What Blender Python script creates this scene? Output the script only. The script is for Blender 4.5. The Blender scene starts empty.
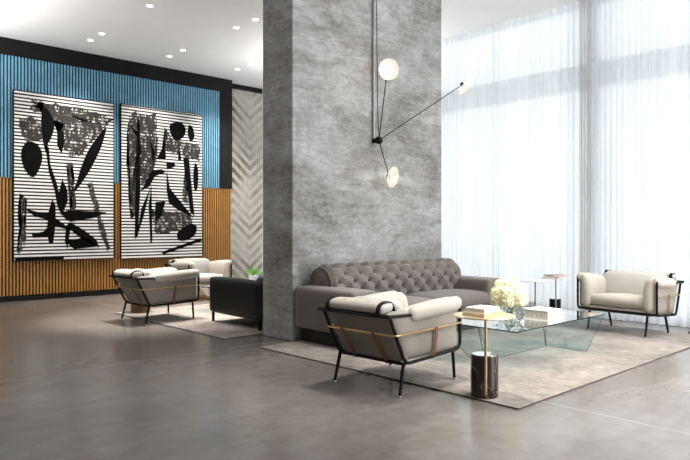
import bpy, bmesh, math, random
from mathutils import Vector, Matrix
R = math.radians
PI = math.pi
SC = bpy.context.scene
COL = SC.collection

# ------------------------------------------------------------------ objects
def tag(o, label=None, cat=None, group=None, kind=None):
    if label: o['label'] = label
    if cat: o['category'] = cat
    if group: o['group'] = group
    if kind: o['kind'] = kind
    return o

def obj(name, bm, mats, parent=None, smooth=True, angle=40):
    me = bpy.data.meshes.new(name)
    bmesh.ops.recalc_face_normals(bm, faces=bm.faces[:])
    bm.to_mesh(me); bm.free()
    if not isinstance(mats, (list, tuple)): mats = [mats]
    for m in mats: me.materials.append(m)
    if smooth:
        me.polygons.foreach_set('use_smooth', [True]*len(me.polygons))
        try: me.set_sharp_from_angle(angle=R(angle))
        except Exception: pass
    o = bpy.data.objects.new(name, me); COL.objects.link(o)
    if parent: o.parent = parent
    return o

def thing(name, label, cat, loc=(0, 0, 0), rz=0, group=None):
    o = bpy.data.objects.new(name, None); COL.objects.link(o)
    o.empty_display_size = .1
    o.location = loc; o.rotation_euler = (0, 0, rz)
    return tag(o, label, cat, group)

def copy_tree(o, parent=None):
    c = o.copy(); COL.objects.link(c)
    if parent: c.parent = parent
    for ch in list(o.children): copy_tree(ch, c)
    return c

def clone(o, label, loc, rz=0):
    c = copy_tree(o); c.location = loc; c.rotation_euler = (0, 0, rz); c['label'] = label
    return c

# ------------------------------------------------------------------ shapes
def new(): return bmesh.new()

def box(bm, lo, hi, bev=0, seg=2, mi=0):
    lo = Vector(lo); hi = Vector(hi)
    r = bmesh.ops.create_cube(bm, size=1, matrix=Matrix.Translation((lo+hi)/2) @ Matrix.Diagonal((*(hi-lo), 1)))
    vs = r['verts']
    fs = {f for v in vs for f in v.link_faces}
    for f in fs: f.material_index = mi
    if bev:
        es = list({e for v in vs for e in v.link_edges})
        bmesh.ops.bevel(bm, geom=es, offset=bev, segments=seg, affect='EDGES', profile=.5)
    return vs

def hull(bm, pts, mi=0):
    """8 points: bottom quad then top quad"""
    v = [bm.verts.new(p) for p in pts]
    for q in ((0, 1, 2, 3), (4, 5, 6, 7), (0, 1, 5, 4), (1, 2, 6, 5), (2, 3, 7, 6), (3, 0, 4, 7)):
        bm.faces.new([v[i] for i in q]).material_index = mi

def fillet(pts, r, n=5, closed=False):
    pts = [Vector(p) for p in pts]; out = []
    N = len(pts)
    for i, p in enumerate(pts):
        if not closed and i in (0, N-1): out.append(p); continue
        a = pts[i-1]; b = pts[(i+1) % N]
        da = (a-p); db = (b-p)
        rr = min(r, da.length*.45, db.length*.45)
        s = p+da.normalized()*rr; e = p+db.normalized()*rr
        for k in range(n+1):
            t = k/n
            out.append(s*(1-t)**2+p*2*t*(1-t)+e*t*t)
    return out

def tube(bm, pts, r, n=8, closed=False, flat=None, mi=0):
    """sweep a circle (or a flat strap: flat=(half width, half thickness, side vector)) along points"""
    pts = [Vector(p) for p in pts]
    N = len(pts); rings = []; prev = None
    for i, p in enumerate(pts):
        if closed: t = pts[(i+1) % N]-pts[i-1]
        else: t = pts[min(i+1, N-1)]-pts[max(i-1, 0)]
        if t.length < 1e-9: t = Vector((0, 0, 1))
        t.normalize()
        if flat:
            side = Vector(flat[2]); side = (side-t*side.dot(t)).normalized(); up = t.cross(side)
            w, h = flat[0], flat[1]
            ring = [p+side*a*w+up*b*h for a, b in ((-1, -1), (1, -1), (1, 1), (-1, 1))]
        else:
            if prev is None:
                a = Vector((0, 0, 1)) if abs(t.z) < .9 else Vector((1, 0, 0))
                prev = (a-t*a.dot(t)).normalized()
            else:
                prev = (prev-t*prev.dot(t)).normalized()
            b = t.cross(prev); rr = r[i] if isinstance(r, (list, tuple)) else r
            ring = [p+(prev*math.cos(2*PI*k/n)+b*math.sin(2*PI*k/n))*rr for k in range(n)]
        rings.append([bm.verts.new(q) for q in ring])
    m = len(rings[0])
    for i in range(N if closed else N-1):
        A = rings[i]; B = rings[(i+1) % N]
        for k in range(m):
            bm.faces.new((A[k], A[(k+1) % m], B[(k+1) % m], B[k])).material_index = mi
    if not closed:
        bm.faces.new(rings[0][::-1]).material_index = mi; bm.faces.new(rings[-1]).material_index = mi

def lathe(bm, prof, n=32, c=(0, 0, 0), M=None, mi=0, cap=True):
    c = Vector(c); rings = []
    for r, z in prof:
        ring = []
        for k in range(n):
            p = Vector((r*math.cos(2*PI*k/n), r*math.sin(2*PI*k/n), z))
            if M: p = M @ p
            ring.append(bm.verts.new(p+c))
        rings.append(ring)
    for a, b in zip(rings, rings[1:]):
        for k in range(n):
            bm.faces.new((a[k], a[(k+1) % n], b[(k+1) % n], b[k])).material_index = mi
    if cap:
        bm.faces.new(rings[0][::-1]).material_index = mi; bm.faces.new(rings[-1]).material_index = mi

def ball(bm, c, r, sub=2, sc=(1, 1, 1), mi=0):
    g = bmesh.ops.create_icosphere(bm, subdivisions=sub, radius=r, matrix=Matrix.Translation(c) @ Matrix.Diagonal((*sc, 1)))
    for v in g['verts']:
        for f in v.link_faces: f.material_index = mi

def cushion(bm, h, r, fn=None, N=10, puff=(0, 0, 0), mi=0):
    """soft rounded block of half sizes h, corner radius r, faces puffed; fn maps each point"""
    h = Vector(h); g = {}
    def vert(q):
        key = tuple(round(x, 4) for x in q)
        if key in g: return g[key]
        p = [0]*3
        # denser sampling near the edges
        p = Vector([math.sin(q[i]*PI/2)*h[i] if abs(q[i]) < 1 else q[i]*h[i] for i in range(3)])
        c = Vector([max(-(h[i]-min(r, h[i]*.98)), min(h[i]-min(r, h[i]*.98), p[i])) for i in range(3)])
        d = p-c
        if d.length > 1e-9:
            dn = d.normalized()
            p = c+Vector([dn[i]*min(r, h[i]*.98) for i in range(3)])
        n = [p[i]/h[i] for i in range(3)]
        e = Vector((0, 0, 0))
        for i in range(3):
            j, k = [x for x in range(3) if x != i]
            e[i] = puff[i]*n[i]*max(0, 1-n[j]**2)*max(0, 1-n[k]**2)
        p = p+e
        if fn: p = Vector(fn(p))
        g[key] = bm.verts.new(p); return g[key]
    L = [-1+2*i/N for i in range(N+1)]
    for ax in range(3):
        j, k = [x for x in range(3) if x != ax]
        for s in (-1, 1):
            for a in range(N):
                for b in range(N):
                    qs = []
                    for (u, v) in ((L[a], L[b]), (L[a+1], L[b]), (L[a+1], L[b+1]), (L[a], L[b+1])):
                        q = [0, 0, 0]; q[ax] = s; q[j] = u; q[k] = v; qs.append(vert(q))
                    try: bm.faces.new(qs).material_index = mi
                    except ValueError: pass

def slab(bm, poly, d, axis=1, at=0, mi=0):
    """extrude a 2-D outline (x,z) along y from at to at+d"""
    a = [bm.verts.new((x, at, z)) for x, z in poly]; b = [bm.verts.new((x, at+d, z)) for x, z in poly]
    n = len(poly)
    try:
        bm.faces.new(a).material_index = mi; bm.faces.new(b[::-1]).material_index = mi
    except ValueError: return
    for i in range(n):
        bm.faces.new((a[i], a[(i+1) % n], b[(i+1) % n], b[i])).material_index = mi

def spline(pts, n=5):
    out = []; N = len(pts)
    for i in range(N):
        p0, p1, p2, p3 = pts[i-1], pts[i], pts[(i+1) % N], pts[(i+2) % N]
        for k in range(n):
            t = k/n
            out.append(tuple(.5*(2*p1[a]+(p2[a]-p0[a])*t+(2*p0[a]-5*p1[a]+4*p2[a]-p3[a])*t*t+(3*p1[a]-p0[a]-3*p2[a]+p3[a])*t**3) for a in (0, 1)))
    return out

# ------------------------------------------------------------------ materials
class NT:
    def __init__(s, name):
        s.m = bpy.data.materials.new(name); s.m.use_nodes = True
        s.t = s.m.node_tree; s.t.nodes.clear()
        s.out = s.n('ShaderNodeOutputMaterial')
    def n(s, ty, **kw):
        x = s.t.nodes.new(ty)
        for k, v in kw.items():
            if k in x.inputs.keys(): s.set(x.inputs[k], v)
            else: setattr(x, k, v)
        return x
    def set(s, sock, v):
        if isinstance(v, bpy.types.NodeSocket): s.t.links.new(v, sock)
        else: sock.default_value = v
    def co(s, scale=(1, 1, 1), kind='Object', rot=(0, 0, 0), loc=(0, 0, 0)):
        c = s.n('ShaderNodeTexCoord'); mp = s.n('ShaderNodeMapping')
        s.t.links.new(c.outputs[kind], mp.inputs[0]); mp.inputs['Scale'].default_value = scale; mp.inputs['Rotation'].default_value = rot; mp.inputs['Location'].default_value = loc
        return mp.outputs[0]
    def noise(s, vec, scale, detail=4, rough=.55, dist=0):
        x = s.n('ShaderNodeTexNoise'); s.t.links.new(vec, x.inputs['Vector'])
        x.inputs['Scale'].default_value = scale; x.inputs['Detail'].default_value = detail
        x.inputs['Roughness'].default_value = rough; x.inputs['Distortion'].default_value = dist
        return x.outputs['Fac']
    def ramp(s, fac, stops, interp='LINEAR'):
        x = s.n('ShaderNodeValToRGB'); s.t.links.new(fac, x.inputs[0]); cr = x.color_ramp; cr.interpolation = interp
        while len(cr.elements) < len(stops): cr.elements.new(.5)
        for e, (p, c) in zip(cr.elements, stops):
            e.position = p; e.color = (*c, 1) if len(c) == 3 else c
        return x.outputs[0]
    def math(s, op, a, b=0, c=None):
        x = s.n('ShaderNodeMath', operation=op); s.set(x.inputs[0], a); s.set(x.inputs[1], b)
        if c is not None: s.set(x.inputs[2], c)
        return x.outputs[0]
    def mix(s, fac, a, b, mode='MIX'):
        x = s.n('ShaderNodeMix', data_type='RGBA', blend_type=mode)
        s.set(x.inputs['Factor'], fac); s.set(x.inputs[6], a if isinstance(a, bpy.types.NodeSocket) else (*a, 1)); s.set(x.inputs[7], b if isinstance(b, bpy.types.NodeSocket) else (*b, 1))
        return x.outputs[2]
    def bump(s, h, strength=.3, dist=.01):
        x = s.n('ShaderNodeBump'); s.t.links.new(h, x.inputs['Height'])
        x.inputs['Strength'].default_value = strength; x.inputs['Distance'].default_value = dist
        return x.outputs[0]
    def pbr(s, col, rough=.5, metal=0, normal=None, spec=None, sheen=0, coat=0):
        p = s.n('ShaderNodeBsdfPrincipled')
        s.set(p.inputs['Base Color'], col if isinstance(col, bpy.types.NodeSocket) else (*col, 1))
        s.set(p.inputs['Roughness'], rough); p.inputs['Metallic'].default_value = metal
        if normal is not None: s.t.links.new(normal, p.inputs['Normal'])
        if spec is not None: p.inputs['Specular IOR Level'].default_value = spec
        if sheen: p.inputs['Sheen Weight'].default_value = sheen; p.inputs['Sheen Roughness'].default_value = .4
        if coat: p.inputs['Coat Weight'].default_value = coat
        return p
    def done(s, sh):
        s.t.links.new(sh.outputs[0], s.out.inputs[0]); return s.m

def plain(name, col, rough=.5, metal=0, var=.08, scale=30, bump=0, **kw):
    t = NT(name); v = t.co()
    f = t.noise(v, scale, 3)
    c = t.ramp(f, [(.3, tuple(x*(1-var) for x in col)), (.7, tuple(min(1, x*(1+var)) for x in col))])
    nm = t.bump(f, bump, .004) if bump else None
    return t.done(t.pbr(c, rough, metal, nm, **kw))

def fabric(name, col, scale=420, strength=.25, sheen=.2, var=.1):
    t = NT(name); v = t.co()
    w = t.noise(v, scale, 2); b = t.noise(v, 5, 3)
    f = t.math('ADD', t.math('MULTIPLY', w, .6), t.math('MULTIPLY', b, .4))
    c = t.ramp(f, [(.3, tuple(x*(1-var) for x in col)), (.7, tuple(min(1, x*(1+var)) for x in col))])
    return t.done(t.pbr(c, .9, 0, t.bump(w, strength, .002), spec=.2, sheen=sheen))

# ================================================================= palette
M_CEIL = plain('ceiling_paint', (.92, .915, .91), .9, var=.01, scale=3)
M_WALLB = plain('grey_wall_paint', (.35, .34, .33), .85, var=.04, scale=2)
M_DARK = plain('dark_frame_paint', (.012, .0115, .0115), .7, var=.1, scale=8, spec=.15)
M_BLUEB = plain('navy_backing', (.012, .035, .060), .6)
M_BLUE = plain('blue_slat_paint', (.16, .40, .56), .5, var=.12, scale=6)
M_OCHB = plain('brown_backing', (.050, .018, .006), .6)
M_OCH = plain('ochre_slat_paint', (.46, .215, .045), .5, var=.12, scale=6)
M_BLACK = plain('black_powder_coat', (.005, .005, .005), .5, spec=.18)
M_BRASS = plain('brushed_brass', (.62, .45, .22), .28, 1.0)
M_LEATH = plain('tan_leather_strap', (.20, .075, .035), .5, bump=.1)
M_BLKLEA = plain('black_leather', (.007, .007, .007), .42, scale=120, bump=.15, spec=.35)
M_BEIGE = fabric('oatmeal_upholstery', (.44, .405, .35))
M_SHADEFAB = fabric('shaded_chair_fabric', (.25, .223, .19), scale=300)  # chair fabric darkened to carry the shade on backs and sides
M_WHITEF = fabric('off_white_fabric', (.50, .48, .445))
M_STITCH = plain('black_button', (.02, .02, .02), .4)
M_SOFA = fabric('taupe_velvet', (.145, .128, .115), scale=500, strength=.1, sheen=.25)
M_SOFAD = plain('dark_sofa_plinth', (.018, .016, .015), .35)
M_PAPER = plain('page_paper', (.80, .77, .70), .9, var=.05, scale=200)
M_WHITEB = plain('white_book_cover', (.82, .82, .80), .5, var=.02)
M_TANB = plain('tan_book_cover', (.50, .36, .22), .6, var=.05)
M_PINKB = plain('blush_book_cover', (.70, .47, .36), .6, var=.05)
M_GREYB = plain('grey_book_cover', (.42, .41, .40), .6, var=.05)
M_WHITET = plain('white_table_top', (.80, .80, .78), .3)
M_BRTOP = plain('pale_brass_top', (.80, .66, .42), .3, .85)
M_STEEL = plain('grey_steel', (.40, .40, .40), .35, .8)
M_BRONZE = plain('bronze_brown_metal', (.13, .075, .04), .25, .4)
M_LEAF = plain('leaf_green', (.16, .40, .05), .5, var=.3, scale=60)
M_POT = plain('white_ceramic', (.82, .81, .78), .25)
M_PETAL = plain('cream_petals', (.90, .84, .58), .7, var=.06, scale=40)
M_STEM = plain('stem_green', (.10, .22, .05), .6)
M_FRAME = plain('window_frame_grey', (.50, .53, .57), .5)
M_CHROME = plain('polished_steel', (.8, .8, .8), .12, 1.0)

def m_floor():
    t = NT('polished_concrete'); v = t.co(); vn = t.co(loc=(.3, .7, .43))
    a = t.noise(vn, .55, 4, .5, .6); b = t.noise(vn, 7, 5, .6); c = t.noise(vn, 60, 3, .6)
    st = t.noise(t.co((.5, 3.2, 1), loc=(.3, .7, .43)), 1.1, 5, .6, .5)
    f = t.math('ADD', t.math('ADD', t.math('MULTIPLY', a, .42), t.math('MULTIPLY', b, .30)), t.math('MULTIPLY', st, .28))
    col = t.ramp(f, [(.30, (.098, .083, .072)), (.5, (.158, .140, .127)), (.70, (.226, .207, .192))])
    # saw-cut joints
    s = t.n('ShaderNodeSeparateXYZ'); t.t.links.new(v, s.inputs[0])
    jx = t.math('LESS_THAN', t.math('PINGPONG', t.math('SUBTRACT', s.outputs[0], 4.30), 2.9), .010)
    jy = t.math('LESS_THAN', t.math('PINGPONG', t.math('SUBTRACT', s.outputs[1], 5.87), 2.9), .012)
    j = t.math('MAXIMUM', jx, jy)
    col = t.mix(t.math('MULTIPLY', j, .30), col, (.38, .35, .32))
    r = t.ramp(t.noise(vn, 1.2, 3, .5), [(.1, (.16,)*3), (.9, (.30,)*3)])
    return t.done(t.pbr(col, r, 0, None, spec=.6))
M_FLOOR = m_floor()

def m_concrete():
    t = NT('cast_concrete'); v = t.co()
    a = t.noise(v, 1.1, 6, .65, 1.2); b = t.noise(v, 16, 8, .75, .4); c = t.noise(t.co((1.6, 1.6, 8)), 2.4, 6, .75, .5)
    big = t.noise(t.co((.45, .45, 1.1), loc=(.3, .2, .6)), 1.2, 5, .6, .9)
    f = t.math('ADD', t.math('ADD', t.math('MULTIPLY', a, .26), t.math('MULTIPLY', b, .20)), t.math('ADD', t.math('MULTIPLY', c, .22), t.math('MULTIPLY', big, .32)))
    col = t.ramp(f, [(.39, (.125, .113, .098)), (.46, (.25, .24, .226)), (.53, (.375, .376, .37)), (.62, (.55, .553, .545))])
    s = t.n('ShaderNodeSeparateXYZ'); t.t.links.new(v, s.inputs[0])
    # pour lines of the formwork and a chalky smear
    wob = t.math('MULTIPLY', t.math('SUBTRACT', t.noise(v, 2.2, 5, .65), .5), .42)
    z = t.math('ADD', s.outputs[2], wob)
    def band(h, w): return t.math('LESS_THAN', t.math('ABSOLUTE', t.math('SUBTRACT', z, h)), w)
    patch = t.ramp(t.noise(v, 2.0, 6, .7, 1.0), [(.42, (0,)*3), (.62, (1,)*3)])
    d = t.math('MULTIPLY', t.math('MAXIMUM', band(3.66, .075), t.math('MAXIMUM', band(3.30, .045), band(2.70, .05))), patch)
    col = t.mix(t.math('MULTIPLY', d, .5), col, (.17, .165, .15))
    pale = t.math('MULTIPLY', t.ramp(t.math('ABSOLUTE', t.math('SUBTRACT', z, 1.98)), [(.02, (1,)*3), (.09, (0,)*3)]), t.ramp(t.math('MULTIPLY', s.outputs[0], .1), [(.53, (0,)*3), (.57, (1,)*3), (.62, (1,)*3), (.70, (0,)*3)]))
    col = t.mix(t.math('MULTIPLY', pale, .45), col, (.62, .62, .61))
    # pin holes
    vo = t.n('ShaderNodeTexVoronoi'); t.t.links.new(v, vo.inputs['Vector']); vo.inputs['Scale'].default_value = 22
    pit = t.math('LESS_THAN', vo.outputs['Distance'], .085)
    col = t.mix(t.math('MULTIPLY', pit, .5), col, (.10, .10, .095))
    return t.done(t.pbr(col, .72, 0, t.bump(t.math('SUBTRACT', f, t.math('MULTIPLY', pit, .3)), .35, .02), spec=.3))
M_CONC = m_concrete()

def m_chevron():
    t = NT('chevron_stone'); v = t.co()
    s = t.n('ShaderNodeSeparateXYZ'); t.t.links.new(v, s.inputs[0])
    u = t.math('MULTIPLY', s.outputs[0], 1/.95)
    tri = t.math('ABSOLUTE', t.math('SUBTRACT', t.math('FRACT', u), .5))
    k = t.math('FRACT', t.math('MULTIPLY', t.math('ADD', s.outputs[2], t.math('MULTIPLY', tri, .85)), 1/.24))
    stripe = t.math('LESS_THAN', k, .5)
    n = t.noise(v, .9, 3, .5, .3)
    col = t.mix(t.math('MULTIPLY', stripe, t.ramp(n, [(.38, (.15,)*3), (.62, (1,)*3)])), t.ramp(t.noise(t.co((6, 6, 1)), 5, 4), [(.3, (.38, .345, .30)), (.7, (.52, .49, .44))]), t.ramp(t.noise(t.co((8, 8, 1)), 6, 4), [(.3, (.06, .042, .03)), (.7, (.15, .112, .085))]))
    return t.done(t.pbr(col, .35, 0, spec=.5))
M_CHEV = m_chevron()

def m_rug():
    t = NT('distressed_rug'); v = t.co()
    a = t.noise(v, 1.6, 6, .7, .8); b = t.noise(t.co((7, 1.6, 1)), 5, 5, .7, .3); c = t.noise(v, 260, 2)
    f = t.math('ADD', t.math('ADD', t.math('MULTIPLY', a, .45), t.math('MULTIPLY', b, .40)), t.math('MULTIPLY', c, .15))
    col = t.ramp(f, [(.36, (.085, .075, .068)), (.46, (.17, .147, .128)), (.54, (.265, .230, .197)), (.66, (.37, .33, .286))])
    return t.done(t.pbr(col, .95, 0, t.bump(t.math('ADD', c, b), .5, .006), spec=.1, sheen=.2))
M_RUG = m_rug()
M_RUGE = plain('rug_binding', (.06, .045, .035), .9)

def m_curtain(name, col, wt, wtr, wd):
    t = NT(name); v = t.co((1, 1, .02))
    th = t.noise(v, 40, 3, .6)
    c = t.ramp(th, [(.3, tuple(x*k for x, k in zip(col, (.84, .865, .895)))), (.6, col)])
    tl = t.n('ShaderNodeBsdfTranslucent'); t.set(tl.inputs[0], c)
    df = t.n('ShaderNodeBsdfDiffuse'); t.set(df.inputs[0], c)
    tr = t.n('ShaderNodeBsdfTransparent'); tr.inputs[0].default_value = (.97, .98, 1, 1)
    m1 = t.n('ShaderNodeMixShader'); m1.inputs[0].default_value = wd/(wd+wt)
    t.t.links.new(tl.outputs[0], m1.inputs[1]); t.t.links.new(df.outputs[0], m1.inputs[2])
    m2 = t.n('ShaderNodeMixShader'); m2.inputs[0].default_value = wtr
    t.t.links.new(m1.outputs[0], m2.inputs[1]); t.t.links.new(tr.outputs[0], m2.inputs[2])
    return t.done(m2)
M_SHEER = m_curtain('sheer_curtain', (.95, .96, .97), .66, .15, .26)
M_DRAPE = m_curtain('grey_stack_drape', (.80, .79, .77), .52, .10, .48)

def m_glass(name, tint, refl=1.0, rough=.0):
    t = NT(name)
    tr = t.n('ShaderNodeBsdfTransparent'); tr.inputs[0].default_value = (*tint, 1)
    gl = t.n('ShaderNodeBsdfGlossy'); gl.inputs['Color'].default_value = (1, 1, 1, 1); gl.inputs['Roughness'].default_value = rough
    fr = t.n('ShaderNodeFresnel'); fr.inputs[0].default_value = 1.5
    m = t.n('ShaderNodeMixShader'); g = t.n('ShaderNodeNewGeometry'); t.set(m.inputs[0], t.math('MULTIPLY', t.math('MULTIPLY', fr.outputs[0], refl), t.math('SUBTRACT', 1, g.outputs['Backfacing'])))
    t.t.links.new(tr.outputs[0], m.inputs[1]); t.t.links.new(gl.outputs[0], m.inputs[2])
    return t.done(m)
M_GLASS = m_glass('clear_table_glass', (.88, .955, .96), 1.7)
M_GEDGE = m_glass('glass_edge_green', (.10, .22, .21), 1.0)
M_PANE = m_glass('window_pane_glass', (.96, .98, .98), .6)
def m_vase():
    t = NT('bubbled_vase_glass'); g = t.n('ShaderNodeBsdfGlass'); g.inputs['IOR'].default_value = 1.42; g.inputs['Roughness'].default_value = .02; g.inputs['Color'].default_value = (.97, .98, .98, 1)
    return t.done(g)
M_VASE = m_vase()

def m_marble():
    t = NT('dark_marble'); v = t.co()
    vein = t.math('ABSOLUTE', t.math('SUBTRACT', t.noise(v, 2.2, 4, .5, 1.0), .47))
    col = t.ramp(vein, [(0, (.20, .16, .13)), (.006, (.05, .035, .028)), (.02, (.022, .014, .011)), (1, (.035, .022, .018))])
    return t.done(t.pbr(col, .15, 0, spec=.5))
M_MARBLE = m_marble()

def m_emit(name, col, k):
    t = NT(name); e = t.n('ShaderNodeEmission'); e.inputs[0].default_value = (*col, 1); e.inputs[1].default_value = k
    return t.done(e)
M_LAMP = m_emit('downlight_lens', (1, .96, .9), 9)
def m_lens():
    t = NT('lit_glass_shade')
    v = t.co()
    e = t.n('ShaderNodeEmission'); e.inputs[0].default_value = (1, .90, .74, 1); e.inputs[1].default_value = .6
    gl = t.n('ShaderNodeBsdfGlossy'); gl.inputs['Roughness'].default_value = .1
    tr = t.n('ShaderNodeBsdfTransparent')
    m = t.n('ShaderNodeMixShader'); m.inputs[0].default_value = .12
    t.t.links.new(e.outputs[0], m.inputs[1]); t.t.links.new(gl.outputs[0], m.inputs[2])
    m2 = t.n('ShaderNodeMixShader'); m2.inputs[0].default_value = .48
    t.t.links.new(m.outputs[0], m2.inputs[1]); t.t.links.new(tr.outputs[0], m2.inputs[2])
    return t.done(m2)
M_LENS = m_lens()
M_BULB = m_emit('warm_lamp_diode', (1, .90, .72), 14)

def m_stripe(name, grey):
    t = NT(name); v = t.co()
    s = t.n('ShaderNodeSeparateXYZ'); t.t.links.new(v, s.inputs[0])
    st = t.math('LESS_THAN', t.math('FRACT', t.math('MULTIPLY', s.outputs[2], 1/.0625)), .56)
    if grey:
        n = t.noise(t.co((1.2, 1, .7)), 12, 6, .8); sp = t.math('GREATER_THAN', n, .565)
        st = t.math('MULTIPLY', st, sp)
        col = t.mix(st, (.040, .038, .036), (.72, .70, .67))
    else:
        col = t.mix(st, (.012, .012, .012), (.86, .85, .82))
    return t.done(t.pbr(col, .7, spec=.1))
M_STRIPE = m_stripe('striped_canvas', False)
M_GREYP = m_stripe('charcoal_speckle', True)
M_INK = plain('black_ink', (.004, .004, .004), .8, spec=.05)

# ================================================================= setting
H = 4.70          # ceiling
WY = 12.30        # slatted wall
CX = 8.90         # curtain line
WX = 9.14         # window line
def structure(name, bm, m, **k):
    return tag(obj(name, bm, m, **k), kind='structure')

bm = new(); box(bm, (-6.2, -5, -.2), (WX+.2, 13.2, 0)); structure('floor', bm, M_FLOOR, smooth=False)
bm = new(); box(bm, (-6.2, -5, H), (WX+.06, 13.2, H+.25)); structure('ceiling', bm, M_CEIL, smooth=False)
bm = new(); box(bm, (-6.2, WY, 0), (7.84, WY+.5, H)); structure('wall_left', bm, M_DARK, smooth=False)
bm = new(); box(bm, (7.84, WY+.28, 0), (WX+.2, WY+.5, H-.10)); structure('wall_back', bm, M_CHEV, smooth=False)
bm = new(); box(bm, (-6.4, -5, 0), (-6.2, 13.2, H)); structure('wall_rear', bm, plain('charcoal_wall_paint', (.07, .067, .065), .85), smooth=False)
bm = new(); box(bm, (-6.4, -5.2, 0), (4.5, -5, H)); structure('wall_light_block', bm, M_WALLB, smooth=False)  # unseen wall, added and sized to block light reaching the left-facing sides
bm = new(); box(bm, (7.84, WY+.20, H-.10), (WX+.2, WY+.5, H)); structure('trim_1', bm, M_DARK, smooth=False)
bm = new()
box(bm, (-6.2, WY-.06, 4.40), (7.84, WY, H)); structure('trim_2', bm, M_DARK, smooth=False)
bm = new(); box(bm, (7.515, WY-.06, 2.22), (7.84, WY, 4.40)); structure('trim_3', bm, M_DARK, smooth=False)
bm = new(); box(bm, (-6.2, WY-.05, 0), (7.84, WY, .105)); structure('baseboard_left', bm, M_DARK, smooth=False)
bm = new(); box(bm, (4.462, 5.70, 0), (7.20, 6.29, H), .012, 2); structure('pillar', bm, M_CONC, smooth=False)
bm = new(); box(bm, (WX+.2, -20, -.25), (60, 40, -.05)); 
structure('ground', bm, plain('pale_paving', (.88, .88, .86), .9, var=.05, scale=1), smooth=False)

# window wall behind the sheers
y0 = -5.0; n = 0
edges = [-5.0, -1.9, 1.25, 4.37, 7.5, 10.0, 12.58]
for a, b in zip(edges, edges[1:]):
    n += 1
    w = thing('window_%d' % n, None, None, (WX, a, 0)); tag(w, kind='structure')
    bm = new()
    box(bm, (-.04, .0, 0), (.04, .07, H)); box(bm, (-.04, b-a-.07, 0), (.04, b-a, H))
    box(bm, (-.04, .07, 0), (.04, b-a-.07, .08)); box(bm, (-.04, .07, H-.03), (.04, b-a-.07, H))
    obj('window_frame', bm, M_FRAME, w, smooth=False)
    bm = new(); box(bm, (.34, .0, 3.52), (.50, b-a, 3.90)); obj('transom', bm, M_FRAME, w, smooth=False)
    bm = new(); box(bm, (-.006, .07, .08), (.006, b-a-.07, H-.03))
    obj('window_pane', bm, M_PANE, w, smooth=False)
bm = new(); box(bm, (WX-.06, 4.33, 0), (WX+.06, 4.43, H)); structure('trim_4', bm, M_FRAME, smooth=False)

# slatted feature wall
sw = thing('slatted_panel', 'tall slatted wall panelling, blue battens above ochre, behind the two striped artworks', 'wall panel', (0, WY, 0))
def slat(name, x1, z0, z1, m, mb):
    bm = new()
    box(bm, (1.5, -.012, z0), (x1, -.001, z1), mi=1)
    x = 7.79 if x1 > 7.6 else 7.487-.008
    while x > 1.5:
        if x+.03 < x1: box(bm, (x, -.046, z0+.002), (x+.029, -.012, z1-.002), mi=0)
        x -= .0565
    return obj(name, bm, [m, mb], sw, smooth=False)
slat('blue_battens', 7.515, 2.215, 4.40, M_BLUE, M_BLUEB)
slat('ochre_battens', 7.84, .105, 2.215, M_OCH, M_OCHB)

# ================================================================= artworks
A1 = [
   [(3.77, 3.54), (3.88, 3.44), (3.95, 3.23), (3.9, 3.0), (3.83, 2.85), (3.82, 2.66), (3.75, 2.91), (3.72, 3.2), (3.73, 3.42)] ,
   [(3.53, 2.89), (3.67, 2.83), (3.74, 2.65), (3.7, 2.43), (3.6, 2.25), (3.5, 2.29), (3.41, 2.45), (3.38, 2.66), (3.43, 2.82)] ,
   [(4.91, 3.3), (4.86, 3.02), (4.73, 2.69), (4.54, 2.33), (4.3, 1.99), (4.37, 2.24), (4.45, 2.52), (4.61, 2.88)] ,
   [(4.0, 3.1), (4.11, 3.13), (4.13, 2.95), (4.08, 2.7), (4.0, 2.86)] ,
   [(3.79, 2.84), (3.85, 2.81), (3.88, 2.48), (3.98, 2.19), (4.03, 1.98), (4.09, 2.23), (4.18, 2.04), (4.19, 1.82), (4.08, 1.55), (4.0, 1.74), (3.96, 2.0), (3.85, 2.37)] ,
   [(3.43, 1.67), (3.7, 1.6), (3.85, 1.58), (3.84, 1.47), (3.6, 1.54)] ,
   [(3.91, 1.85), (3.97, 1.74), (3.97, 1.51), (3.96, 1.29), (3.93, 1.05), (3.86, 1.03), (3.82, 1.2), (3.84, 1.59)] ,
   [(3.84, 1.35), (3.82, 1.16), (3.6, 1.14), (3.55, 1.2), (3.77, 1.26)] ,
   [(3.97, 1.5), (4.16, 1.36), (4.24, 1.43), (4.5, 1.27), (4.73, 1.09), (4.78, 0.94), (4.46, 1.1), (4.24, 1.29), (3.96, 1.35)] ,
   [(4.24, 1.32), (4.18, 0.91), (4.14, 1.14), (4.16, 1.36)] ,
   [(4.06, 1.62), (4.24, 1.65), (4.93, 1.63), (4.65, 1.51), (4.24, 1.44), (4.13, 1.51)] ,
   [(4.13, 1.08), (4.54, 1.14), (4.75, 0.96), (4.31, 0.92)] ,
   [(4.24, 3.45), (4.35, 3.44), (4.64, 3.37), (4.46, 3.35)] ,
   [(3.28, 0.77), (4.13, 0.78), (4.11, 0.73), (3.28, 0.73)] ,
]
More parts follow.
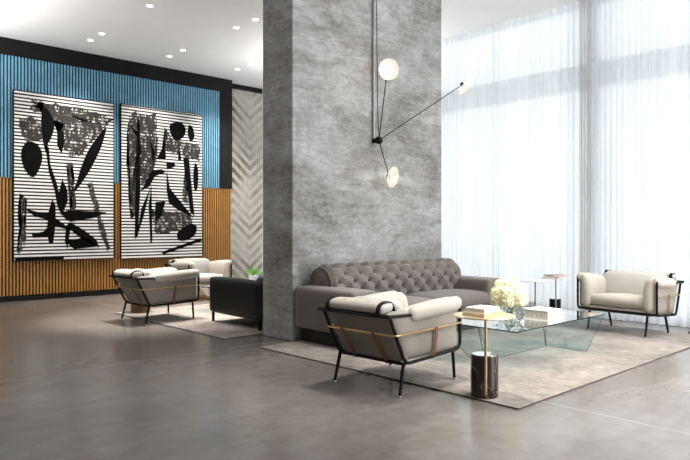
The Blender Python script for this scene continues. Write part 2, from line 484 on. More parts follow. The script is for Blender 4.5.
G1 = [
   [(3.53, 3.62), (4.09, 3.62), (4.93, 3.54), (5.05, 3.43), (4.85, 3.24), (4.61, 2.92), (4.46, 2.73), (4.24, 2.64), (4.09, 2.87), (4.09, 3.25), (3.96, 3.34), (3.6, 3.52)] ,
   [(3.37, 3.27), (3.6, 3.35), (3.74, 3.24), (3.72, 2.92), (3.46, 2.88), (3.38, 2.98)] ,
   [(3.38, 1.94), (3.48, 1.87), (3.46, 1.65), (3.44, 1.0), (3.33, 0.86), (3.35, 1.51)] ,
   [(4.56, 2.18), (4.64, 2.2), (4.99, 0.88), (4.93, 0.85)] ,
   [(4.19, 2.58), (4.26, 2.58), (4.33, 1.67), (4.25, 1.67)] ,
   [(3.74, 3.65), (3.84, 3.51), (3.67, 3.43), (3.5, 3.47)] ,
]
A2 = [
   [(5.55, 3.62), (5.59, 3.5), (5.62, 2.13), (5.57, 1.17), (5.5, 1.1), (5.53, 2.13)] ,
   [(6.16, 3.47), (6.18, 2.77), (5.97, 2.75), (6.09, 2.97)] ,
   [(6.29, 3.52), (6.54, 3.57), (6.64, 3.43), (6.58, 3.27), (6.41, 3.18), (6.29, 3.32)] ,
   [(6.72, 3.54), (6.81, 3.49), (6.85, 3.3), (6.76, 3.19), (6.69, 3.36)] ,
   [(6.48, 3.15), (6.54, 2.76), (6.46, 2.76)] ,
   [(6.19, 2.69), (6.38, 2.71), (6.4, 2.63), (6.21, 2.55)] ,
   [(5.67, 2.14), (5.86, 2.51), (6.09, 2.55), (6.17, 2.49), (5.94, 2.4), (5.82, 2.18), (5.59, 2.05)] ,
   [(6.2, 2.53), (6.27, 2.16), (6.83, 1.54), (6.46, 1.71), (6.25, 1.85), (6.2, 2.12)] ,
   [(5.95, 1.86), (6.17, 1.88), (6.08, 1.57), (5.94, 1.46)] ,
   [(6.58, 2.82), (6.72, 2.81), (6.85, 1.58), (6.75, 1.67)] ,
   [(6.87, 2.74), (6.94, 2.58), (6.93, 2.23), (6.86, 2.13), (6.82, 2.46)] ,
   [(6.46, 1.24), (6.75, 1.41), (6.9, 1.35), (6.85, 1.16), (6.62, 1.05), (6.46, 1.08)] ,
   [(6.08, 0.82), (7.0, 1.1), (7.03, 1.04), (6.13, 0.77)] ,
   [(5.86, 2.22), (5.88, 1.05), (5.84, 1.0), (5.8, 1.78)] ,
   [(5.84, 2.16), (5.69, 1.56), (5.55, 1.15), (5.64, 1.71)] ,
   [(5.82, 3.16), (5.94, 2.88), (5.89, 2.62), (5.86, 2.87)] ,
]
G2 = [
   [(5.37, 3.54), (5.55, 3.71), (5.54, 1.56), (5.44, 1.52), (5.35, 2.48)] ,
   [(5.57, 3.6), (5.97, 3.69), (6.01, 2.96), (5.8, 2.29), (5.62, 2.17), (5.6, 3.21)] ,
   [(6.17, 3.42), (6.33, 3.2), (6.96, 3.12), (6.99, 2.81), (6.25, 2.91), (6.17, 3.05)] ,
   [(5.9, 1.7), (6.7, 1.65), (6.8, 1.46), (6.76, 1.26), (5.94, 1.22)] ,
   [(6.62, 2.71), (6.7, 1.8), (6.58, 1.95)] ,
]

def art(label, x0, x1, z0, z1, blacks, greys, sm):
    t = thing('artwork', label, 'artwork', ((x0+x1)/2, WY-.05, z0), 0, 'striped artworks on the slatted wall')
    ox = (x0+x1)/2
    bm = new(); box(bm, (x0-ox, -.055, 0), (x1-ox, 0, z1-z0)); obj('canvas', bm, M_STRIPE, t, smooth=False)
    bm = new(); w = .014
    for lo, hi in (((x0-ox-w, -.06, -w), (x0-ox, 0, z1-z0+w)), ((x1-ox, -.06, -w), (x1-ox+w, 0, z1-z0+w)), ((x0-ox, -.06, -w), (x1-ox, 0, 0)), ((x0-ox, -.06, z1-z0), (x1-ox, 0, z1-z0+w))): box(bm, lo, hi)
    obj('art_frame', bm, M_BLACK, t, smooth=False)
    def sh(lst, at, d, name, m, rough=0, round_=()):
        bm = new()
        rnd = random.Random(5)
        for k_, pts in enumerate(lst):
            P = [(min(x1, max(x0, x))-ox, min(z1, max(z0, z))-z0) for x, z in pts]
            if rough:
                Q = []
                for i, p in enumerate(P):
                    q = P[(i+1) % len(P)]
                    k = max(1, int(math.hypot(q[0]-p[0], q[1]-p[1])/.05))
                    for j in range(k):
                        s = j/k
                        Q.append((p[0]+(q[0]-p[0])*s+rnd.uniform(-rough, rough), p[1]+(q[1]-p[1])*s+rnd.uniform(-rough, rough)))
                P = Q
            elif k_ in round_: P = spline(P, 4)
            slab(bm, P, -d, at=at)
        bmesh.ops.triangulate(bm, faces=[f for f in bm.faces if len(f.verts) > 4])
        obj(name, bm, m, t, smooth=False)
    sh(greys, -.055, .003, 'charcoal_print', M_GREYP, .035)
    sh(blacks, -.055, .006, 'black_print', M_INK, 0, sm)
art('large striped artwork with a long slanted black leaf shape, nearer the left picture edge', 3.265, 5.065, .735, 3.775, A1, G1, (0, 1, 2))
art('large striped artwork with two black blobs near its top, nearer the concrete pillar', 5.225, 7.04, .715, 3.79, A2, G2, (2, 3, 10, 11))

# ================================================================= ceiling lights
first = None
DL = [(4.30, 9.00, 'alone at the top edge, nearest the viewer'),
      (4.30, 10.85, 'front one of the left pair above the blue battens'),
      (4.30, 11.37, 'rear one of the left pair above the blue battens'),
      (5.83, 10.81, 'front one of the middle pair above the blue battens'),
      (5.83, 11.36, 'rear one of the middle pair above the blue battens'),
      (5.835, 8.42, 'upper one of the pair close beside the pillar'),
      (5.835, 8.98, 'lower one of the pair close beside the pillar'),
      (7.38, 10.80, 'front one of the pair above the chevron stone wall'),
      (7.38, 11.31, 'rear one of the pair above the chevron stone wall')]
SPOTS = []
for x, y, lab in DL:
    lab = 'round ceiling downlight, ' + lab
    if first is None:
        first = thing('ceiling_light', lab, 'ceiling light', (x, y, H), 0, 'recessed ceiling downlights')
        bm = new(); lathe(bm, [(.062, 0), (.062, -.008), (.050, -.010), (.046, 0)], 24, cap=False); obj('trim_ring', bm, M_CEIL, first)
        bm = new(); lathe(bm, [(.046, -.001), (.046, -.005)], 24); obj('lens', bm, M_LAMP, first)
    else: clone(first, lab, (x, y, H))
    SPOTS.append((x, y))

# ================================================================= rugs
def rug(label, x0, x1, y0, y1):
    bm = new(); box(bm, (x0, y0, 0), (x1, y1, .012), mi=0)
    for f in bm.faces:
        if abs(f.normal.z) < .5: f.material_index = 1
    o = obj('rug', bm, [M_RUG, M_RUGE], None, smooth=False)
    return tag(o, label, 'rug', 'distressed grey rugs')
rug('large distressed beige grey rug under the glass table and tufted sofa', 3.97, 8.34, 2.45, 5.66)
rug('distressed pale rug beyond the pillar under the black sofa', 3.96, 8.2, 6.36, 9.5)

# ================================================================= armchair
def xr(z): return -.33-.19*(z-.245)/.385          # slanted rear line
def make_chair(label, loc, rz, Wd=.36, fy=.357, kx=1.0, ly=.345, fq=1.0, fz=.016):
    t = thing('lounge_chair', label, 'armchair', loc, rz, 'cream lounge chairs on black tube frames')
    # tube frame
    bm = new()
    for s in (-1, 1):
        y = s*Wd
        tube(bm, fillet([(.425, y, .665), (.425, y, .272), (-.33, y, .245), (xr(.63), y, .632)], .07), .015, 8)
        tube(bm, fillet([(xr(.63), y, .632), (.0, y, .612), (.425, y, .640)], .02), .013, 8)
    tube(bm, [(-.33, -Wd, .245), (-.33, Wd, .245)], .015); tube(bm, [(.40, -Wd, .275), (.40, Wd, .275)], .015)
    tube(bm, [(xr(.63)-.03, -Wd-.03, .634), (xr(.63)-.03, Wd+.03, .634)], .016)
    obj('tube_frame', bm, M_BLACK, t)
    for sx, sy in ((-1, -1), (-1, 1), (1, -1), (1, 1)):
        bm = new()
        a = (-.335 if sx < 0 else .335, sy*ly, .25 if sx < 0 else .27); b = (-.395*fq if sx < 0 else .345*fq, sy*fy, 0 if sx < 0 else fz)
        tube(bm, [a, tuple(Vector(a)*.02+Vector(b)*.98), b], [.016, .013, .012], 10)
        o = obj('leg', bm, M_BLACK, t)
        bm = new(); lathe(bm, [(.015, 0), (.016, .004), (.014, .012)], 10, b); obj('glide', bm, M_STEEL, o)
    # brass rail wrapped round the outside
    bm = new()
    tube(bm, fillet([(.425, -Wd-.022, .495), (xr(.48)-.035, -Wd-.022, .482), (xr(.48)-.035, Wd+.022, .482), (.425, Wd+.022, .495)], .07, 6), .0075, 8)
    obj('brass_rail', bm, M_BRASS, t)
    # leather straps from rail to frame
    for y in (-.17, .17):
        bm = new()
        tube(bm, fillet([(xr(.50)-.046, y, .492), (xr(.44)-.046, y, .44), (-.352, y, .27), (-.33, y, .226)], .03), 0, flat=(.015, .003, (0, 1, 0)))
        obj('strap', bm, M_LEATH, t)
    for s in (-1, 1):
        bm = new()
        tube(bm, fillet([(.04, s*(Wd+.033), .500), (.04, s*(Wd+.030), .43), (.03, s*(Wd+.022), .30), (.03, s*Wd, .24)], .04), 0, flat=(.015, .003, (1, 0, 0)))
        obj('strap', bm, M_LEATH, t)
    # upholstered sling: two sides, back and bottom
    def side_fn(s):
        def fn(p):
            z = p.z+.455; u = (p.x/.40+1)/2
            low = max(0, (.34-z)/.11)
            x = xr(z)+.028+(.412-xr(z)-.028)*u
            return (x, s*(Wd-.06-.045*low*low)+p.y, z)
        return fn
    for s in (-1, 1):
        bm = new(); cushion(bm, (.40, .055, .205), .05, side_fn(s), 12, (0, .008, 0)); obj('side_panel', bm, M_SHADEFAB, t)
    bm = new()
    def back_fn(p):
        z = p.z+.455
        return (xr(z)+.058+p.x, p.y, z)
    cushion(bm, (.045, Wd-.015, .205), .045, back_fn, 12, (.02, 0, 0)); obj('back_panel', bm, M_SHADEFAB, t)
    bm = new(); cushion(bm, (.37, Wd-.055, .035), .03, lambda p: (p.x+.03, p.y, p.z+.285), 8); obj('seat_base', bm, M_SHADEFAB, t)
    # seat
    bm = new(); cushion(bm, (.375, Wd-.13, .065), .06, lambda p: (p.x+.035, p.y, p.z+.372+.03*(p.x+.37)), 12, (.02, .01, .03)); obj('seat_cushion', bm, M_BEIGE, t)
    # arms, folded over the top rail
    for s in (-1, 1):
        bm = new()
        def arm(p, s=s):
            z = p.z+.505
            top = max(0, (z-.57)/.14)
            w = 1.0
            x = p.x+.06
            zz = z-(.045*(1-(x+.32)/.76) if z > .5 else 0)*top
            xs = x if x > 0 else max(x, xr(zz)+.07)
            return (xs, s*(Wd-.105)+p.y*w+s*.035*top, zz)
        cushion(bm, (.385, .062, .205), .06, arm, 14, (.012, .012, .02)); a = obj('arm_cushion', bm, M_BEIGE, t)
        bm = new()       # flap over the rail
        def flap(p, s=s):
            x = p.x+.085; k = (x+.27)/.71
            return (x, s*(Wd-.015)+p.y, p.z+.622+.042*k)
        cushion(bm, (.345, .048, .057), .05, flap, 12, (.01, .006, .012)); obj('arm_flap', bm, M_BEIGE, a)
    # back pad, its folded top and buttons
    bm = new()
    def bk(p):
        z = p.z+.545
        return (xr(z)+.135+p.x, p.y, z)
    cushion(bm, (.06, Wd-.12, .185), .055, bk, 12, (.03, 0, .012)); obj('back_cushion', bm, M_BEIGE, t)
    bm = new()
    def fl(p):
        return (-.478+p.x, p.y, .688+p.z+.12*p.x)
    cushion(bm, (.078, Wd-.05, .040), .038, fl, 12, (.006, .004, .008)); f = obj('back_flap', bm, M_BEIGE, t)
    for k in range(5):
        bm = new(); ball(bm, (-.505, (Wd-.10)*(-1+.5*k), .7285), .0095, 1, (1, 1, .6))
        obj('flap_button', bm, M_STITCH, f)
    # black loops holding the flap
    for s in (-1, 1):
        bm = new()
        tube(bm, fillet([(xr(.63)-.045, s*(Wd-.085), .634), (-.562, s*(Wd-.085), .668), (-.548, s*(Wd-.085), .710), (-.50, s*(Wd-.085), .736), (-.43, s*(Wd-.085), .738), (-.39, s*(Wd-.085), .70), (-.39, s*(Wd-.06), .63)], .03, 6), 0, flat=(.020, .003, (0, 1, 0)))
        obj('corner_strap', bm, M_BLACK, t)
    # loose pillow
    bm = new()
    def pl(p):
        k = 1-.25*(abs(p.y)/(Wd-.09))**3
        return (-.235+p.x*k-.28*(p.z), p.y*(1-.05*(p.z/.16)**2), (.575+p.z*(1-.10*(abs(p.y)/(Wd-.09))**2)))
    cushion(bm, (.065, Wd-.09, .165), .06, pl, 12, (.035, .0, .0)); obj('pillow', bm, M_WHITEF, t)
    if kx != 1:
        for c in list(t.children): c.scale = (kx, 1, 1)
    return t
chair = make_chair('cream lounge chair seen from behind on the front rug edge, before the tufted sofa', (3.975, 3.635, 0), R(3))
chair.location.z = .0
make_chair('wide cream lounge chair seen from the front beside the sheer curtains', (7.91, 3.345, .0185), R(176), .50, .365, .66, .365, 1.22, 0)
clone(chair, 'cream lounge chair seen from behind, left of the black leather sofa', (4.165, 8.42, .0), R(2))
make_chair('off white lounge chair farthest back, between the black sofa and slatted wall', (5.97, 10.42, .0), R(-90), .44, .39, .9, .385)

# ================================================================= tufted sofa
def make_sofa():
    t = thing('tufted_sofa', 'long taupe velvet sofa with deep buttoned back against the concrete pillar', 'sofa', (4.43, 4.66, .012))
    L = 2.80; Dp = .985
    bm = new(); cushion(bm, (L/2-.01, Dp/2-.02, .075), .03, lambda p: (p.x+L/2, p.y+Dp/2, p.z+.245), 8); obj('base', bm, M_SOFA, t)
    bm = new(); box(bm, (.12, .14, 0), (L-.12, Dp-.02, .172), .01); obj('plinth', bm, M_SOFAD, t)
    for k, x in enumerate((.19, L-.19)):
        bm = new(); cushion(bm, (.18, Dp/2-.005, .232), .04, lambda p, x=x: (x+p.x, Dp/2+p.y, .400+p.z), 14, (.008, .006, .012)); obj('arm', bm, M_SOFA, t)
    for k in range(2):
        bm = new(); w = (L-.40)/4
        cushion(bm, (w-.004, .34, .085), .06, lambda p, k=k: (.20+w+2*w*k+p.x, .345+p.y, .385+p.z), 12, (.0, .015, .03)); obj('seat_cushion', bm, M_SOFA, t)
    # buttoned back: outline swept along x
    x0, x1 = .20, 2.56
    prof = [(.60, .40), (.575, .50), (.555, .60), (.550, .68)]
    cx_, cz_, r = .735, .665, .185
    for k in range(0, 13):
        a = PI-PI*k/12
        prof.append((cx_+r*math.cos(a), cz_+r*math.sin(a)*.98))
    prof += [(.92, .55), (.92, .42)]
    # resample
    P = [Vector((0, y, z)) for y, z in prof]; D = [0]
    for a, b in zip(P, P[1:]): D.append(D[-1]+(b-a).length)
    ns = 84; nx = 340; bm = new(); grid = []
    def at(d):
        for i in range(len(D)-1):
            if d <= D[i+1]+1e-9: return P[i].lerp(P[i+1], (d-D[i])/(D[i+1]-D[i]))
        return P[-1].copy()
    pit = 2.36/10; rowp = .23
    for j in range(ns+1):
        d = D[-1]*j/ns; p = at(d); q = at(min(D[-1], d+.02)); o = at(max(0, d-.02))
        tg = (q-o).normalized(); nrm = Vector((0, -tg.z, tg.y))
        row = []
        for i in range(nx+1):
            x = x0+(x1-x0)*i/nx
            u = (x-x0)/pit; v = d/rowp+.15
            a = abs(math.sin(PI*(u+v))); b = abs(math.sin(PI*(u-v)))
            iu = round(2*u)/2; best = 9
            for uu in (iu-.5, iu, iu+.5):
                for vv in (round(2*v)/2-.5, round(2*v)/2, round(2*v)/2+.5):
                    if abs(((uu+vv)-round(uu+vv))) < .01 and abs(((uu-vv)-round(uu-vv))) < .01:
                        best = min(best, math.hypot((u-uu)*pit, (v-vv)*rowp))
            h = .045*(1-math.exp(-(best/.070)**2))+.016*min(a, b)**.7-.045*math.exp(-(best/.020)**2)
            if best < .009: h += .008
            fade = min(1, d/.08)*min(1, (D[-1]-d)/.25)
            ed = min(1, (x-x0)/.05, (x1-x)/.05); ed = max(0, ed)
            h = h*fade*ed
            rnd = .030*(1-max(0, min(1, min(x-x0, x1-x)/.05)))**2
            row.append(bm.verts.new((x, p.y+nrm.y*(h-rnd), p.z+nrm.z*(h-rnd))))
        grid.append(row)
    for j in range(ns):
        for i in range(nx): bm.faces.new((grid[j][i], grid[j][i+1], grid[j+1][i+1], grid[j+1][i]))
    bm.faces.new([r_[0] for r_ in grid]); bm.faces.new([r_[-1] for r_ in grid][::-1])
    b = obj('buttoned_back', bm, M_SOFA, t, angle=70)
    bm = new()
    for x in (x0, x1):
        bm = new(); tube(bm, [(x, p.y, p.z) for p in (at(D[-1]*k/40) for k in range(41))], .008, 6)
        obj('piping', bm, M_SOFA, b)
make_sofa()

# ================================================================= black sofa beyond the pillar
t = thing('leather_sofa', 'low black leather sofa beyond the pillar, its plain rounded arm end showing', 'sofa', (4.575, 6.44, 0))
L = 2.5
for x in (.06, L-.06):
    bm = new(); cushion(bm, (.06, .61, .245), .045, lambda p, x=x: (x+p.x, .70+p.y, .388+p.z), 12, (.004, .0, .012)); obj('arm', bm, M_BLKLEA, t)
bm = new(); cushion(bm, (L/2-.01, .10, .27), .06, lambda p: (L/2+p.x, .11+p.y, .42+p.z), 10, (0, .01, .01)); obj('back', bm, M_BLKLEA, t)
bm = new(); cushion(bm, (L/2-.125, .51, .12), .04, lambda p: (L/2+p.x, .73+p.y, .29+p.z), 10, (0, .01, .02)); obj('seat', bm, M_BLKLEA, t)
for x in (.04, L-.04):
    for y in (.13, 1.25):
        bm = new(); box(bm, (x-.014, y-.014, 0.012), (x+.014, y+.014, .17)); obj('leg', bm, M_BLACK, t)

# ================================================================= tables
def side_table(label, loc, ang, top, drum, metal, hb=.285, rb=.107, rt=.245, ht=.595, group='drum based side tables'):
    t = thing('side_table', label, 'side table', loc, 0, group)
    bm = new(); lathe(bm, [(rb-.004, 0), (rb, .004), (rb, hb-.004), (rb-.004, hb)], 48); d = obj('drum_base', bm, drum, t)
    bm = new(); lathe(bm, [(rb-.010, hb), (rb-.010, hb+.0025)], 48); obj('drum_cap', bm, M_CHROME, d)
    sx, sy = math.cos(ang)*(rb+.004), math.sin(ang)*(rb+.004)
    bm = new(); tube(bm, [(sx, sy, .035), (sx, sy, ht-.012)], .0105, 12); obj('stem', bm, metal, t)
    bm = new(); lathe(bm, [(rt-.006, ht-.012), (rt, ht-.007), (rt, ht-.004), (rt-.003, ht)], 64); obj('table_top', bm, top, t)
    return t
CAMD = math.atan2(-.57, -.82)
side_table('round brass side table on a dark marble drum at the front rug corner', (4.08, 2.813, .012), CAMD+.08, M_BRTOP, M_MARBLE, M_BRASS, hb=.322, rb=.105, rt=.235, ht=.625)
side_table('round side table with books and a black drum base in front of the curtains', (8.44, 4.60, 0), CAMD, M_WHITET, M_BLACK, M_STEEL, rb=.08, rt=.20)
side_table('empty round white topped side table behind the flower vase', (7.93, 4.63, .012), CAMD, M_WHITET, M_WHITET, M_STEEL, rb=.08, rt=.225, ht=.572, hb=.27)
side_table('round side table with a bronze brown drum base half hidden behind the left lounge chair', (4.27, 9.27, .012), CAMD+2, M_BRTOP, M_BRONZE, M_BRASS, hb=.285, rb=.14, ht=.55, rt=.2)

def make_glass_table(label, loc):
    t = thing('glass_table', label, 'coffee table', loc, 0, 'clear glass coffee tables')
    def pane(name, pts, th, mi_edges):
        bm = new(); hull(bm, pts)
        fs = sorted(bm.faces, key=lambda f: -f.calc_area())
        for f in fs[2:]: f.material_index = 1
        return obj(name, bm, [M_GLASS, M_GEDGE], t, smooth=False)
    z = .388; w = 1.72; d = .95; e = .012
    pane('glass_top', [(0, 0, z-e), (w, 0, z-e), (w, d, z-e), (0, d, z-e), (0, 0, z), (w, 0, z), (w, d, z), (0, d, z)], e, 1)
    z -= e
    pane('glass_leg', [(.31, .70, 0), (.31, .48, 0), (.322, .48, 0), (.322, .70, 0), (.01, .94, z), (.01, .40, z), (.022, .40, z), (.022, .94, z)], e, 1)
    pane('glass_leg', [(1.485, .09, 0), (1.497, .09, 0), (1.497, .55, 0), (1.485, .55, 0), (1.70, .005, z), (1.712, .005, z), (1.712, .70, z), (1.70, .70, z)], e, 1)
    pane('glass_fin', [(.33, .545, 0), (1.48, .545, 0), (1.48, .557, 0), (.33, .557, 0), (.20, .545, z), (1.40, .545, z), (1.40, .557, z), (.20, .557, z)], e, 1)
    return t
gt = make_glass_table('low clear glass coffee table carrying the flower vase and white box on the front rug', (4.83, 3.0, .012))
clone(gt, 'clear glass coffee table glimpsed between the left lounge chair and black sofa', (5.05, 7.98, .012))

# stand whose base shows at the right picture edge
t = thing('floor_stand', 'dark round stand base on the floor at the right edge, behind the right lounge chair', 'stand', (8.52, 2.63, .0))
bm = new(); lathe(bm, [(.19, 0), (.20, .006), (.19, .016), (.06, .022), (.05, .10), (.03, .11)], 40); obj('base', bm, M_DARK, t)
bm = new(); lathe(bm, [(.014, .11), (.014, .55)], 12); obj('pole', bm, M_DARK, t)

# ================================================================= books and decor
def book(name, label, loc, rz, sx, sy, h, cover, cat='book', group=None):
    t = thing(name, label, cat, loc, rz, group)
    bm = new(); c = .004
    box(bm, (-sx/2, -sy/2, 0), (sx/2, sy/2, c)); box(bm, (-sx/2, -sy/2, h-c), (sx/2, sy/2, h)); box(bm, (-sx/2, -sy/2, c), (-sx/2+c, sy/2, h-c))
    obj('cover', bm, cover, t, smooth=False)
    bm = new(); box(bm, (-sx/2+c, -sy/2+.006, c), (sx/2-.006, sy/2-.006, h-c)); obj('pages', bm, M_PAPER, t, smooth=False)
    return t
zt = .012+.625
book('book', 'wide tan book at the bottom of the pair on the brass side table', (4.085, 2.835, zt), R(92), .20, .27, .026, M_TANB, group='books on the brass side table')
book('book', 'smaller white book on top of the pair on the brass side table', (4.09, 2.84, zt+.026), R(94), .17, .22, .032, M_WHITEB, group='books on the brass side table')
book('book', 'blush pink book at the bottom of the pile on the black drum table', (8.44, 4.60, .595), R(100), .20, .34, .024, M_PINKB, group='books on the black drum table')
book('book', 'smaller grey pink book on top of the pile on the black drum table', (8.44, 4.62, .619), R(84), .17, .25, .020, M_GREYB, group='books on the black drum table')
# thick white boxed volume
t = thing('boxed_book', 'thick white boxed book lying on the glass coffee table beside the vase', 'book', (5.725, 3.255, .40))
bm = new(); box(bm, (-.134, -.134, 0), (.134, .134, .006)); box(bm, (-.134, -.134, .095), (.134, .134, .101)); box(bm, (-.134, -.134, .006), (.134, -.128, .095)); box(bm, (.128, -.128, .006), (.134, .134, .095)); obj('slipcase', bm, M_WHITEB, t, smooth=False)
bm = new(); box(bm, (-.126, -.128, .006), (.128, .130, .095))
for k in range(4): box(bm, (-.1275, -.07+.052*k, .03), (-.126, -.05+.052*k, .062), mi=1)
obj('page_block', bm, [plain('beige_page_edges', (.58, .54, .47), .9), M_GREYB], t, smooth=False)

# vase
random.seed(3)
VC = (5.28, 3.36, .40)
vt = thing('vase', 'round bubbled clear glass vase of cream flowers on the glass coffee table', 'vase', VC)
bm = new(); bmesh.ops.create_icosphere(bm, subdivisions=5, radius=1)
fib = [Vector((math.cos(2.39996*k)*math.sqrt(1-(1-2*(k+.5)/90)**2), math.sin(2.39996*k)*math.sqrt(1-(1-2*(k+.5)/90)**2), 1-2*(k+.5)/90)) for k in range(90)]
for v in bm.verts:
    d = min((v.co-f).length for f in fib)
    v.co = v.co*(1+.10*max(0, 1-(d/.17)**2))
    v.co = Vector((v.co.x*.138, v.co.y*.138, max(-.094, v.co.z*.118)+.094))
bmesh.ops.delete(bm, geom=[v for v in bm.verts if v.co.z > .192], context='VERTS')
obj('glass_body', bm, M_VASE, vt, angle=80)

bt = thing('flower_bouquet', 'dense round bunch of cream hydrangea flowers in the glass vase', 'flowers', (VC[0], VC[1], VC[2]+.15))
heads = [(0, 0, .17, .105)]+[(.095*math.cos(k*PI/3+.3), .095*math.sin(k*PI/3+.3), .115+.012*(k % 2), .085) for k in range(6)]+[(.105*math.cos(k*PI/3.5), .105*math.sin(k*PI/3.5), .068, .070) for k in range(7)]+[(.07*math.cos(k*PI*2/3), .07*math.sin(k*PI*2/3), .185, .075) for k in range(3)]
for hx, hy, hz, hr in heads:
    bm = new()
    for k in range(72):
        z = 1-1.75*(k+.5)/72; a = 2.39996*k; q = math.sqrt(max(0, 1-z*z))
        n = Vector((q*math.cos(a), q*math.sin(a), z)); n = (n+Vector((random.uniform(-.15, .15), random.uniform(-.15, .15), random.uniform(-.15, .15)))).normalized()
        c = Vector((hx, hy, hz))+n*hr*random.uniform(.88, 1.06)
        u = n.orthogonal().normalized(); w = n.cross(u); rot = random.uniform(0, PI); s = random.uniform(.017, .023)
        cv = bm.verts.new(c-n*.004)
        for p in range(4):
            th = rot+p*PI/2
            dr = u*math.cos(th)+w*math.sin(th); sd = n.cross(dr)
            pts = [c+dr*s*.55+sd*s*.5+n*.004, c+dr*s*1.05+sd*s*.28+n*.001, c+dr*s*1.05-sd*s*.28+n*.001, c+dr*s*.55-sd*s*.5+n*.004]
            bm.faces.new([cv]+[bm.verts.new(x) for x in pts])
    ball(bm, (hx, hy, hz), hr*.82, 2)
    obj('flower_head', bm, M_PETAL, bt, smooth=False)
bm = new()
for k in range(7):
    a = k*.9; tube(bm, [(.05*math.cos(a+2.5), .05*math.sin(a+2.5), -.135), (.02*math.cos(a), .02*math.sin(a), -.03), (.07*math.cos(a), .07*math.sin(a), .08)], .004, 6)
obj('stems', bm, M_STEM, bt)

# potted plant on the far glass table
t = thing('plant_pot', 'small white pot behind the black sofa arm, holding a green plant', 'plant pot', (5.93, 8.62, .40))
bm = new(); lathe(bm, [(.060, 0), (.074, .02), (.082, .13), (.078, .135), (.072, .128)], 32); obj('pot', bm, M_POT, t)
bm = new(); lathe(bm, [(.070, .110), (.070, .122)], 24); obj('soil', bm, plain('potting_soil', (.05, .03, .02), .95), t)
t = thing('potted_plant', 'small bushy bright green plant in the white pot above the black sofa', 'plant', (5.93, 8.62, .525))
bm = new(); random.seed(8)
for k in range(150):
    a = random.uniform(0, 2*PI); e = random.uniform(.05, 1.35); r = random.uniform(.05, .125)
    d = Vector((math.cos(a)*math.cos(e), math.sin(a)*math.cos(e), math.sin(e)*.85)); c = d*r+Vector((0, 0, .015))
    u = d.orthogonal().normalized(); u = (u*math.cos(a*3)+d.cross(u)*math.sin(a*3)); s = random.uniform(.018, .03)
    bm.faces.new([bm.verts.new(x) for x in (c-d*s*.3, c+u*s*.5+d*s*.5, c+d*s*1.4+Vector((0, 0, -.006)), c-u*s*.5+d*s*.5)])
obj('leaves', bm, M_LEAF, t, smooth=False)
bm = new()
for k in range(9):
    a = k*.7; tube(bm, [(0, 0, 0), (.06*math.cos(a), .06*math.sin(a), .09)], .003, 5)
obj('stems', bm, M_STEM, t)

# ================================================================= wall lamp on the pillar
wl = thing('wall_lamp', 'three armed black wall lamp with glowing glass discs on the concrete pillar', 'wall lamp', (5.79, 5.70, 2.44))
bm = new(); ball(bm, (0, -.10, 0), .052, 3); tube(bm, [(0, -.06, 0), (0, 0, 0)], .03, 16); obj('hub', bm, M_BLACK, wl)
bm = new(); tube(bm, [(-.022, -.03, .03), (-.022, -.03, 2.26)], .013, 10); box(bm, (-.04, -.03, 1.2), (-.004, 0, 1.23)); box(bm, (-.04, -.03, .35), (-.004, 0, .38)); obj('conduit', bm, M_STEEL, wl)
bm = new(); tube(bm, fillet([(.004, -.10, .03), (.030, -.05, .3), (.020, -.03, 2.26)], .1), .005, 8); obj('cable', bm, M_BLACK, wl)
RT = Vector((.733, -.68, 0)); UP = Vector((0, 0, 1)); TC = Vector((-.68, -.733, 0))
def head(c, nrm, r=.135):
    """arm from the hub and a shallow glass dish facing nrm"""
    c = Vector(c); nrm = Vector(nrm).normalized()
    Mx = nrm.to_track_quat('Z', 'Y').to_matrix()
    back = c-nrm*.055
    h0 = Vector((0, -.10, 0)); dd = (back-h0).normalized()
    bm = new(); tube(bm, [h0+dd*.04, back], .0065, 8); arm = obj('arm', bm, M_BLACK, wl)
    bm = new(); prof = [(.022, -.05), (.040, -.042), (.075, -.026), (r*.85, -.006), (r, .006), (r*.97, .010), (r*.8, .0), (.07, -.018), (.035, -.03), (.012, -.034)]
    lathe(bm, prof, 40, c, Mx, cap=False); sh = obj('glass_shade', bm, M_LENS, wl)
    bm = new(); lathe(bm, [(.020, -.085), (.026, -.078), (.026, -.052), (.014, -.038)], 20, c, Mx); obj('shade_knob', bm, M_BLACK, sh)
    bm = new(); ball(bm, c-nrm*.018, .011, 2); obj('bulb', bm, M_BULB, sh)
    return c+nrm*.02
HP = []
HP.append(head((5.763-5.79+.05, 5.45-5.70, 3.326-2.44), TC+RT*.25-UP*.15))
HP.append(head((7.33-5.79, 5.38-5.70, 3.325-2.44), RT*.66-UP*.72+TC*.30))
HP.append(head((5.885-5.79, 5.45-5.70, 1.965-2.44), RT*.80+TC*.58-UP*.22))

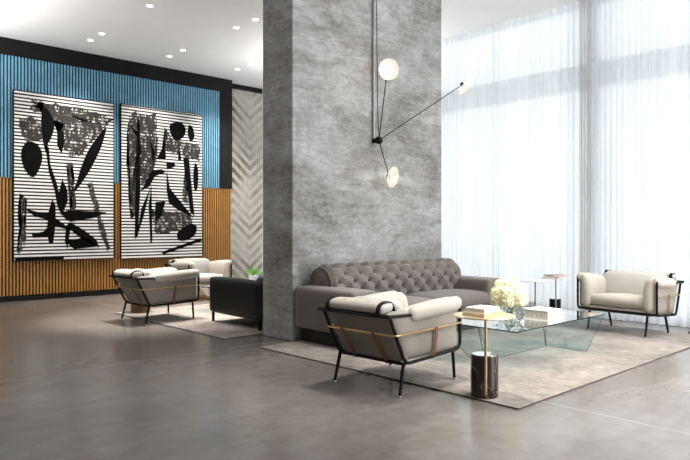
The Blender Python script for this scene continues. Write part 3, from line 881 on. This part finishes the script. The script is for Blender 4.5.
# ================================================================= curtains
def curtain(label, name, m, ya, yb, amp, wl_, seed, x=CX, z1=H-.005, step=.012, group=None):
    rnd = random.Random(seed); bm = new(); N = int((yb-ya)/step); cols = []
    ph = 0; w = wl_; prev = None
    for i in range(N+1):
        y = ya+(yb-ya)*i/N
        if i % 14 == 0: tw = wl_*rnd.uniform(.6, 1.7); ta = rnd.uniform(.35, 1.15)
        if i == 0: w = tw; a = ta
        w += (tw-w)*.12; a += (ta-a)*.12
        ph += 2*PI*((yb-ya)/N)/w
        col = []
        for k, z in enumerate((0.012, .5, 1.4, 2.6, 3.8, z1)):
            f = (1.25, 1.12, 1.0, .95, .95, .9)[k]
            dx = amp*a*f*math.sin(ph+.25*math.sin(z*.8+y))+.006*math.sin(ph*2.1+z)
            col.append(bm.verts.new((x+dx, y+amp*.35*a*math.cos(ph)*f, z)))
        cols.append(col)
    for A, B in zip(cols, cols[1:]):
        for k in range(5): bm.faces.new((A[k], B[k], B[k+1], A[k+1]))
    o = obj(name, bm, m, angle=180)
    return tag(o, label, 'curtain', group)
curtain('tall white sheer curtain panel between the concrete pillar and the grey drape', 'sheer_curtain', M_SHEER, 4.47, 12.5, .045, .115, 1, group='sheer window curtains')
curtain('tall white sheer curtain panel behind the right lounge chair', 'sheer_curtain', M_SHEER, -4.9, 4.28, .045, .115, 2, group='sheer window curtains')
curtain('narrow gathered grey drape between the two white sheer curtain panels', 'stack_drape', M_DRAPE, 4.295, 4.455, .045, .05, 4, step=.004)

# ================================================================= light
w = bpy.data.worlds.new('World'); SC.world = w; w.use_nodes = True
nt = w.node_tree; bg = nt.nodes['Background']
bg.inputs[0].default_value = (.96, .98, 1, 1); bg.inputs[1].default_value = .92

def spot(x, y, z, power, col=(1, .90, .78), size=75, blend=.6, aim=None, rad=.05):
    l = bpy.data.lights.new('downlight', 'SPOT'); l.energy = power; l.color = col; l.spot_size = R(size); l.spot_blend = blend; l.shadow_soft_size = rad  # shared by the ceiling fixtures and the added front fill spots
    o = bpy.data.objects.new('downlight', l); COL.objects.link(o); o.location = (x, y, z)
    if aim: o.rotation_euler = (Vector(aim)-Vector((x, y, z))).to_track_quat('-Z', 'Y').to_euler()
for x, y in SPOTS:
    if abs(y-10.81) < .005: spot(x, y, H-.03, 330, (1, .97, .93), 44, .6)
    elif y > 10: spot(x, y, H-.03, 115, (1, .93, .84), 84, 1.0, (x, WY-.1, .9))
    else: spot(x, y, H-.03, 520, (1, .96, .92), 44, .6)
spot(4.30, 8.42, H-.03, 520, (1, .96, .92), 44, .6)
spot(4.35, 3.70, H-.03, 300, (1, .96, .90), 54, .55, rad=.03)
spot(6.2, 3.8, H-.03, 150, (1, .96, .90), 60, .5)
for x, y in ((4.7, .4), (6.2, .4), (7.4, 1.4)): spot(x, y, H-.03, 330, (1, .97, .94), 100, 1.0)  # added fill spots without fixtures, brightening the front floor
for p in HP:
    l = bpy.data.lights.new('lamp_glow', 'POINT'); l.energy = 2.5; l.color = (1, .86, .66); l.shadow_soft_size = .05
    o = bpy.data.objects.new('lamp_glow', l); COL.objects.link(o); o.location = Vector((5.79, 5.70, 2.44))+p

def area(name, loc, aim, sx, sy, power, col):
    l = bpy.data.lights.new(name, 'AREA'); l.shape = 'RECTANGLE'; l.size = sx; l.size_y = sy; l.energy = power; l.color = col
    o = bpy.data.objects.new(name, l); COL.objects.link(o); o.location = loc
    o.rotation_euler = (Vector(aim)-Vector(loc)).to_track_quat('-Z', 'Y').to_euler()
area('front_fill', (6.8, -5.1, 2.5), (6.2, 0, 2.5), 4.2, 4.2, 250, (.95, .975, 1))  # unseen fill light added behind the camera, standing in for daylight
area('ceiling_fill', (.5, 10.4, 3.5), (.5, 10.4, 5), 3.0, 3.0, 135, (1, .97, .94))  # this and the next uplights are added ceiling fill, without fixtures
area('ceiling_fill', (7.9, 8.9, 3.6), (7.9, 8.9, 5), 1.0, 3.0, 26, (1, .97, .94))
area('ceiling_fill', (5.2, -1.0, 3.4), (5.2, -1.0, 5), 3.0, 3.0, 165, (.96, .98, 1))
# ================================================================= camera
cam = bpy.data.cameras.new('Camera'); co = bpy.data.objects.new('Camera', cam); COL.objects.link(co)
co.location = (0, 0, 1.3); co.rotation_euler = (R(90), 0, math.atan2(.733, .680)-PI/2)
cam.sensor_width = 36; cam.lens = 626/690*36; cam.shift_y = -1/690; cam.clip_start = .05
SC.camera = co
SC.view_settings.view_transform = 'Standard'; SC.view_settings.look = 'None'
SC.view_settings.exposure = 1.0; SC.view_settings.gamma = 1; SC.view_settings.use_curve_mapping = False
SC.cycles.use_denoising = True
SC.cycles.max_bounces = 10; SC.cycles.diffuse_bounces = 5; SC.cycles.transparent_max_bounces = 24
SC.cycles.sample_clamp_indirect = 6
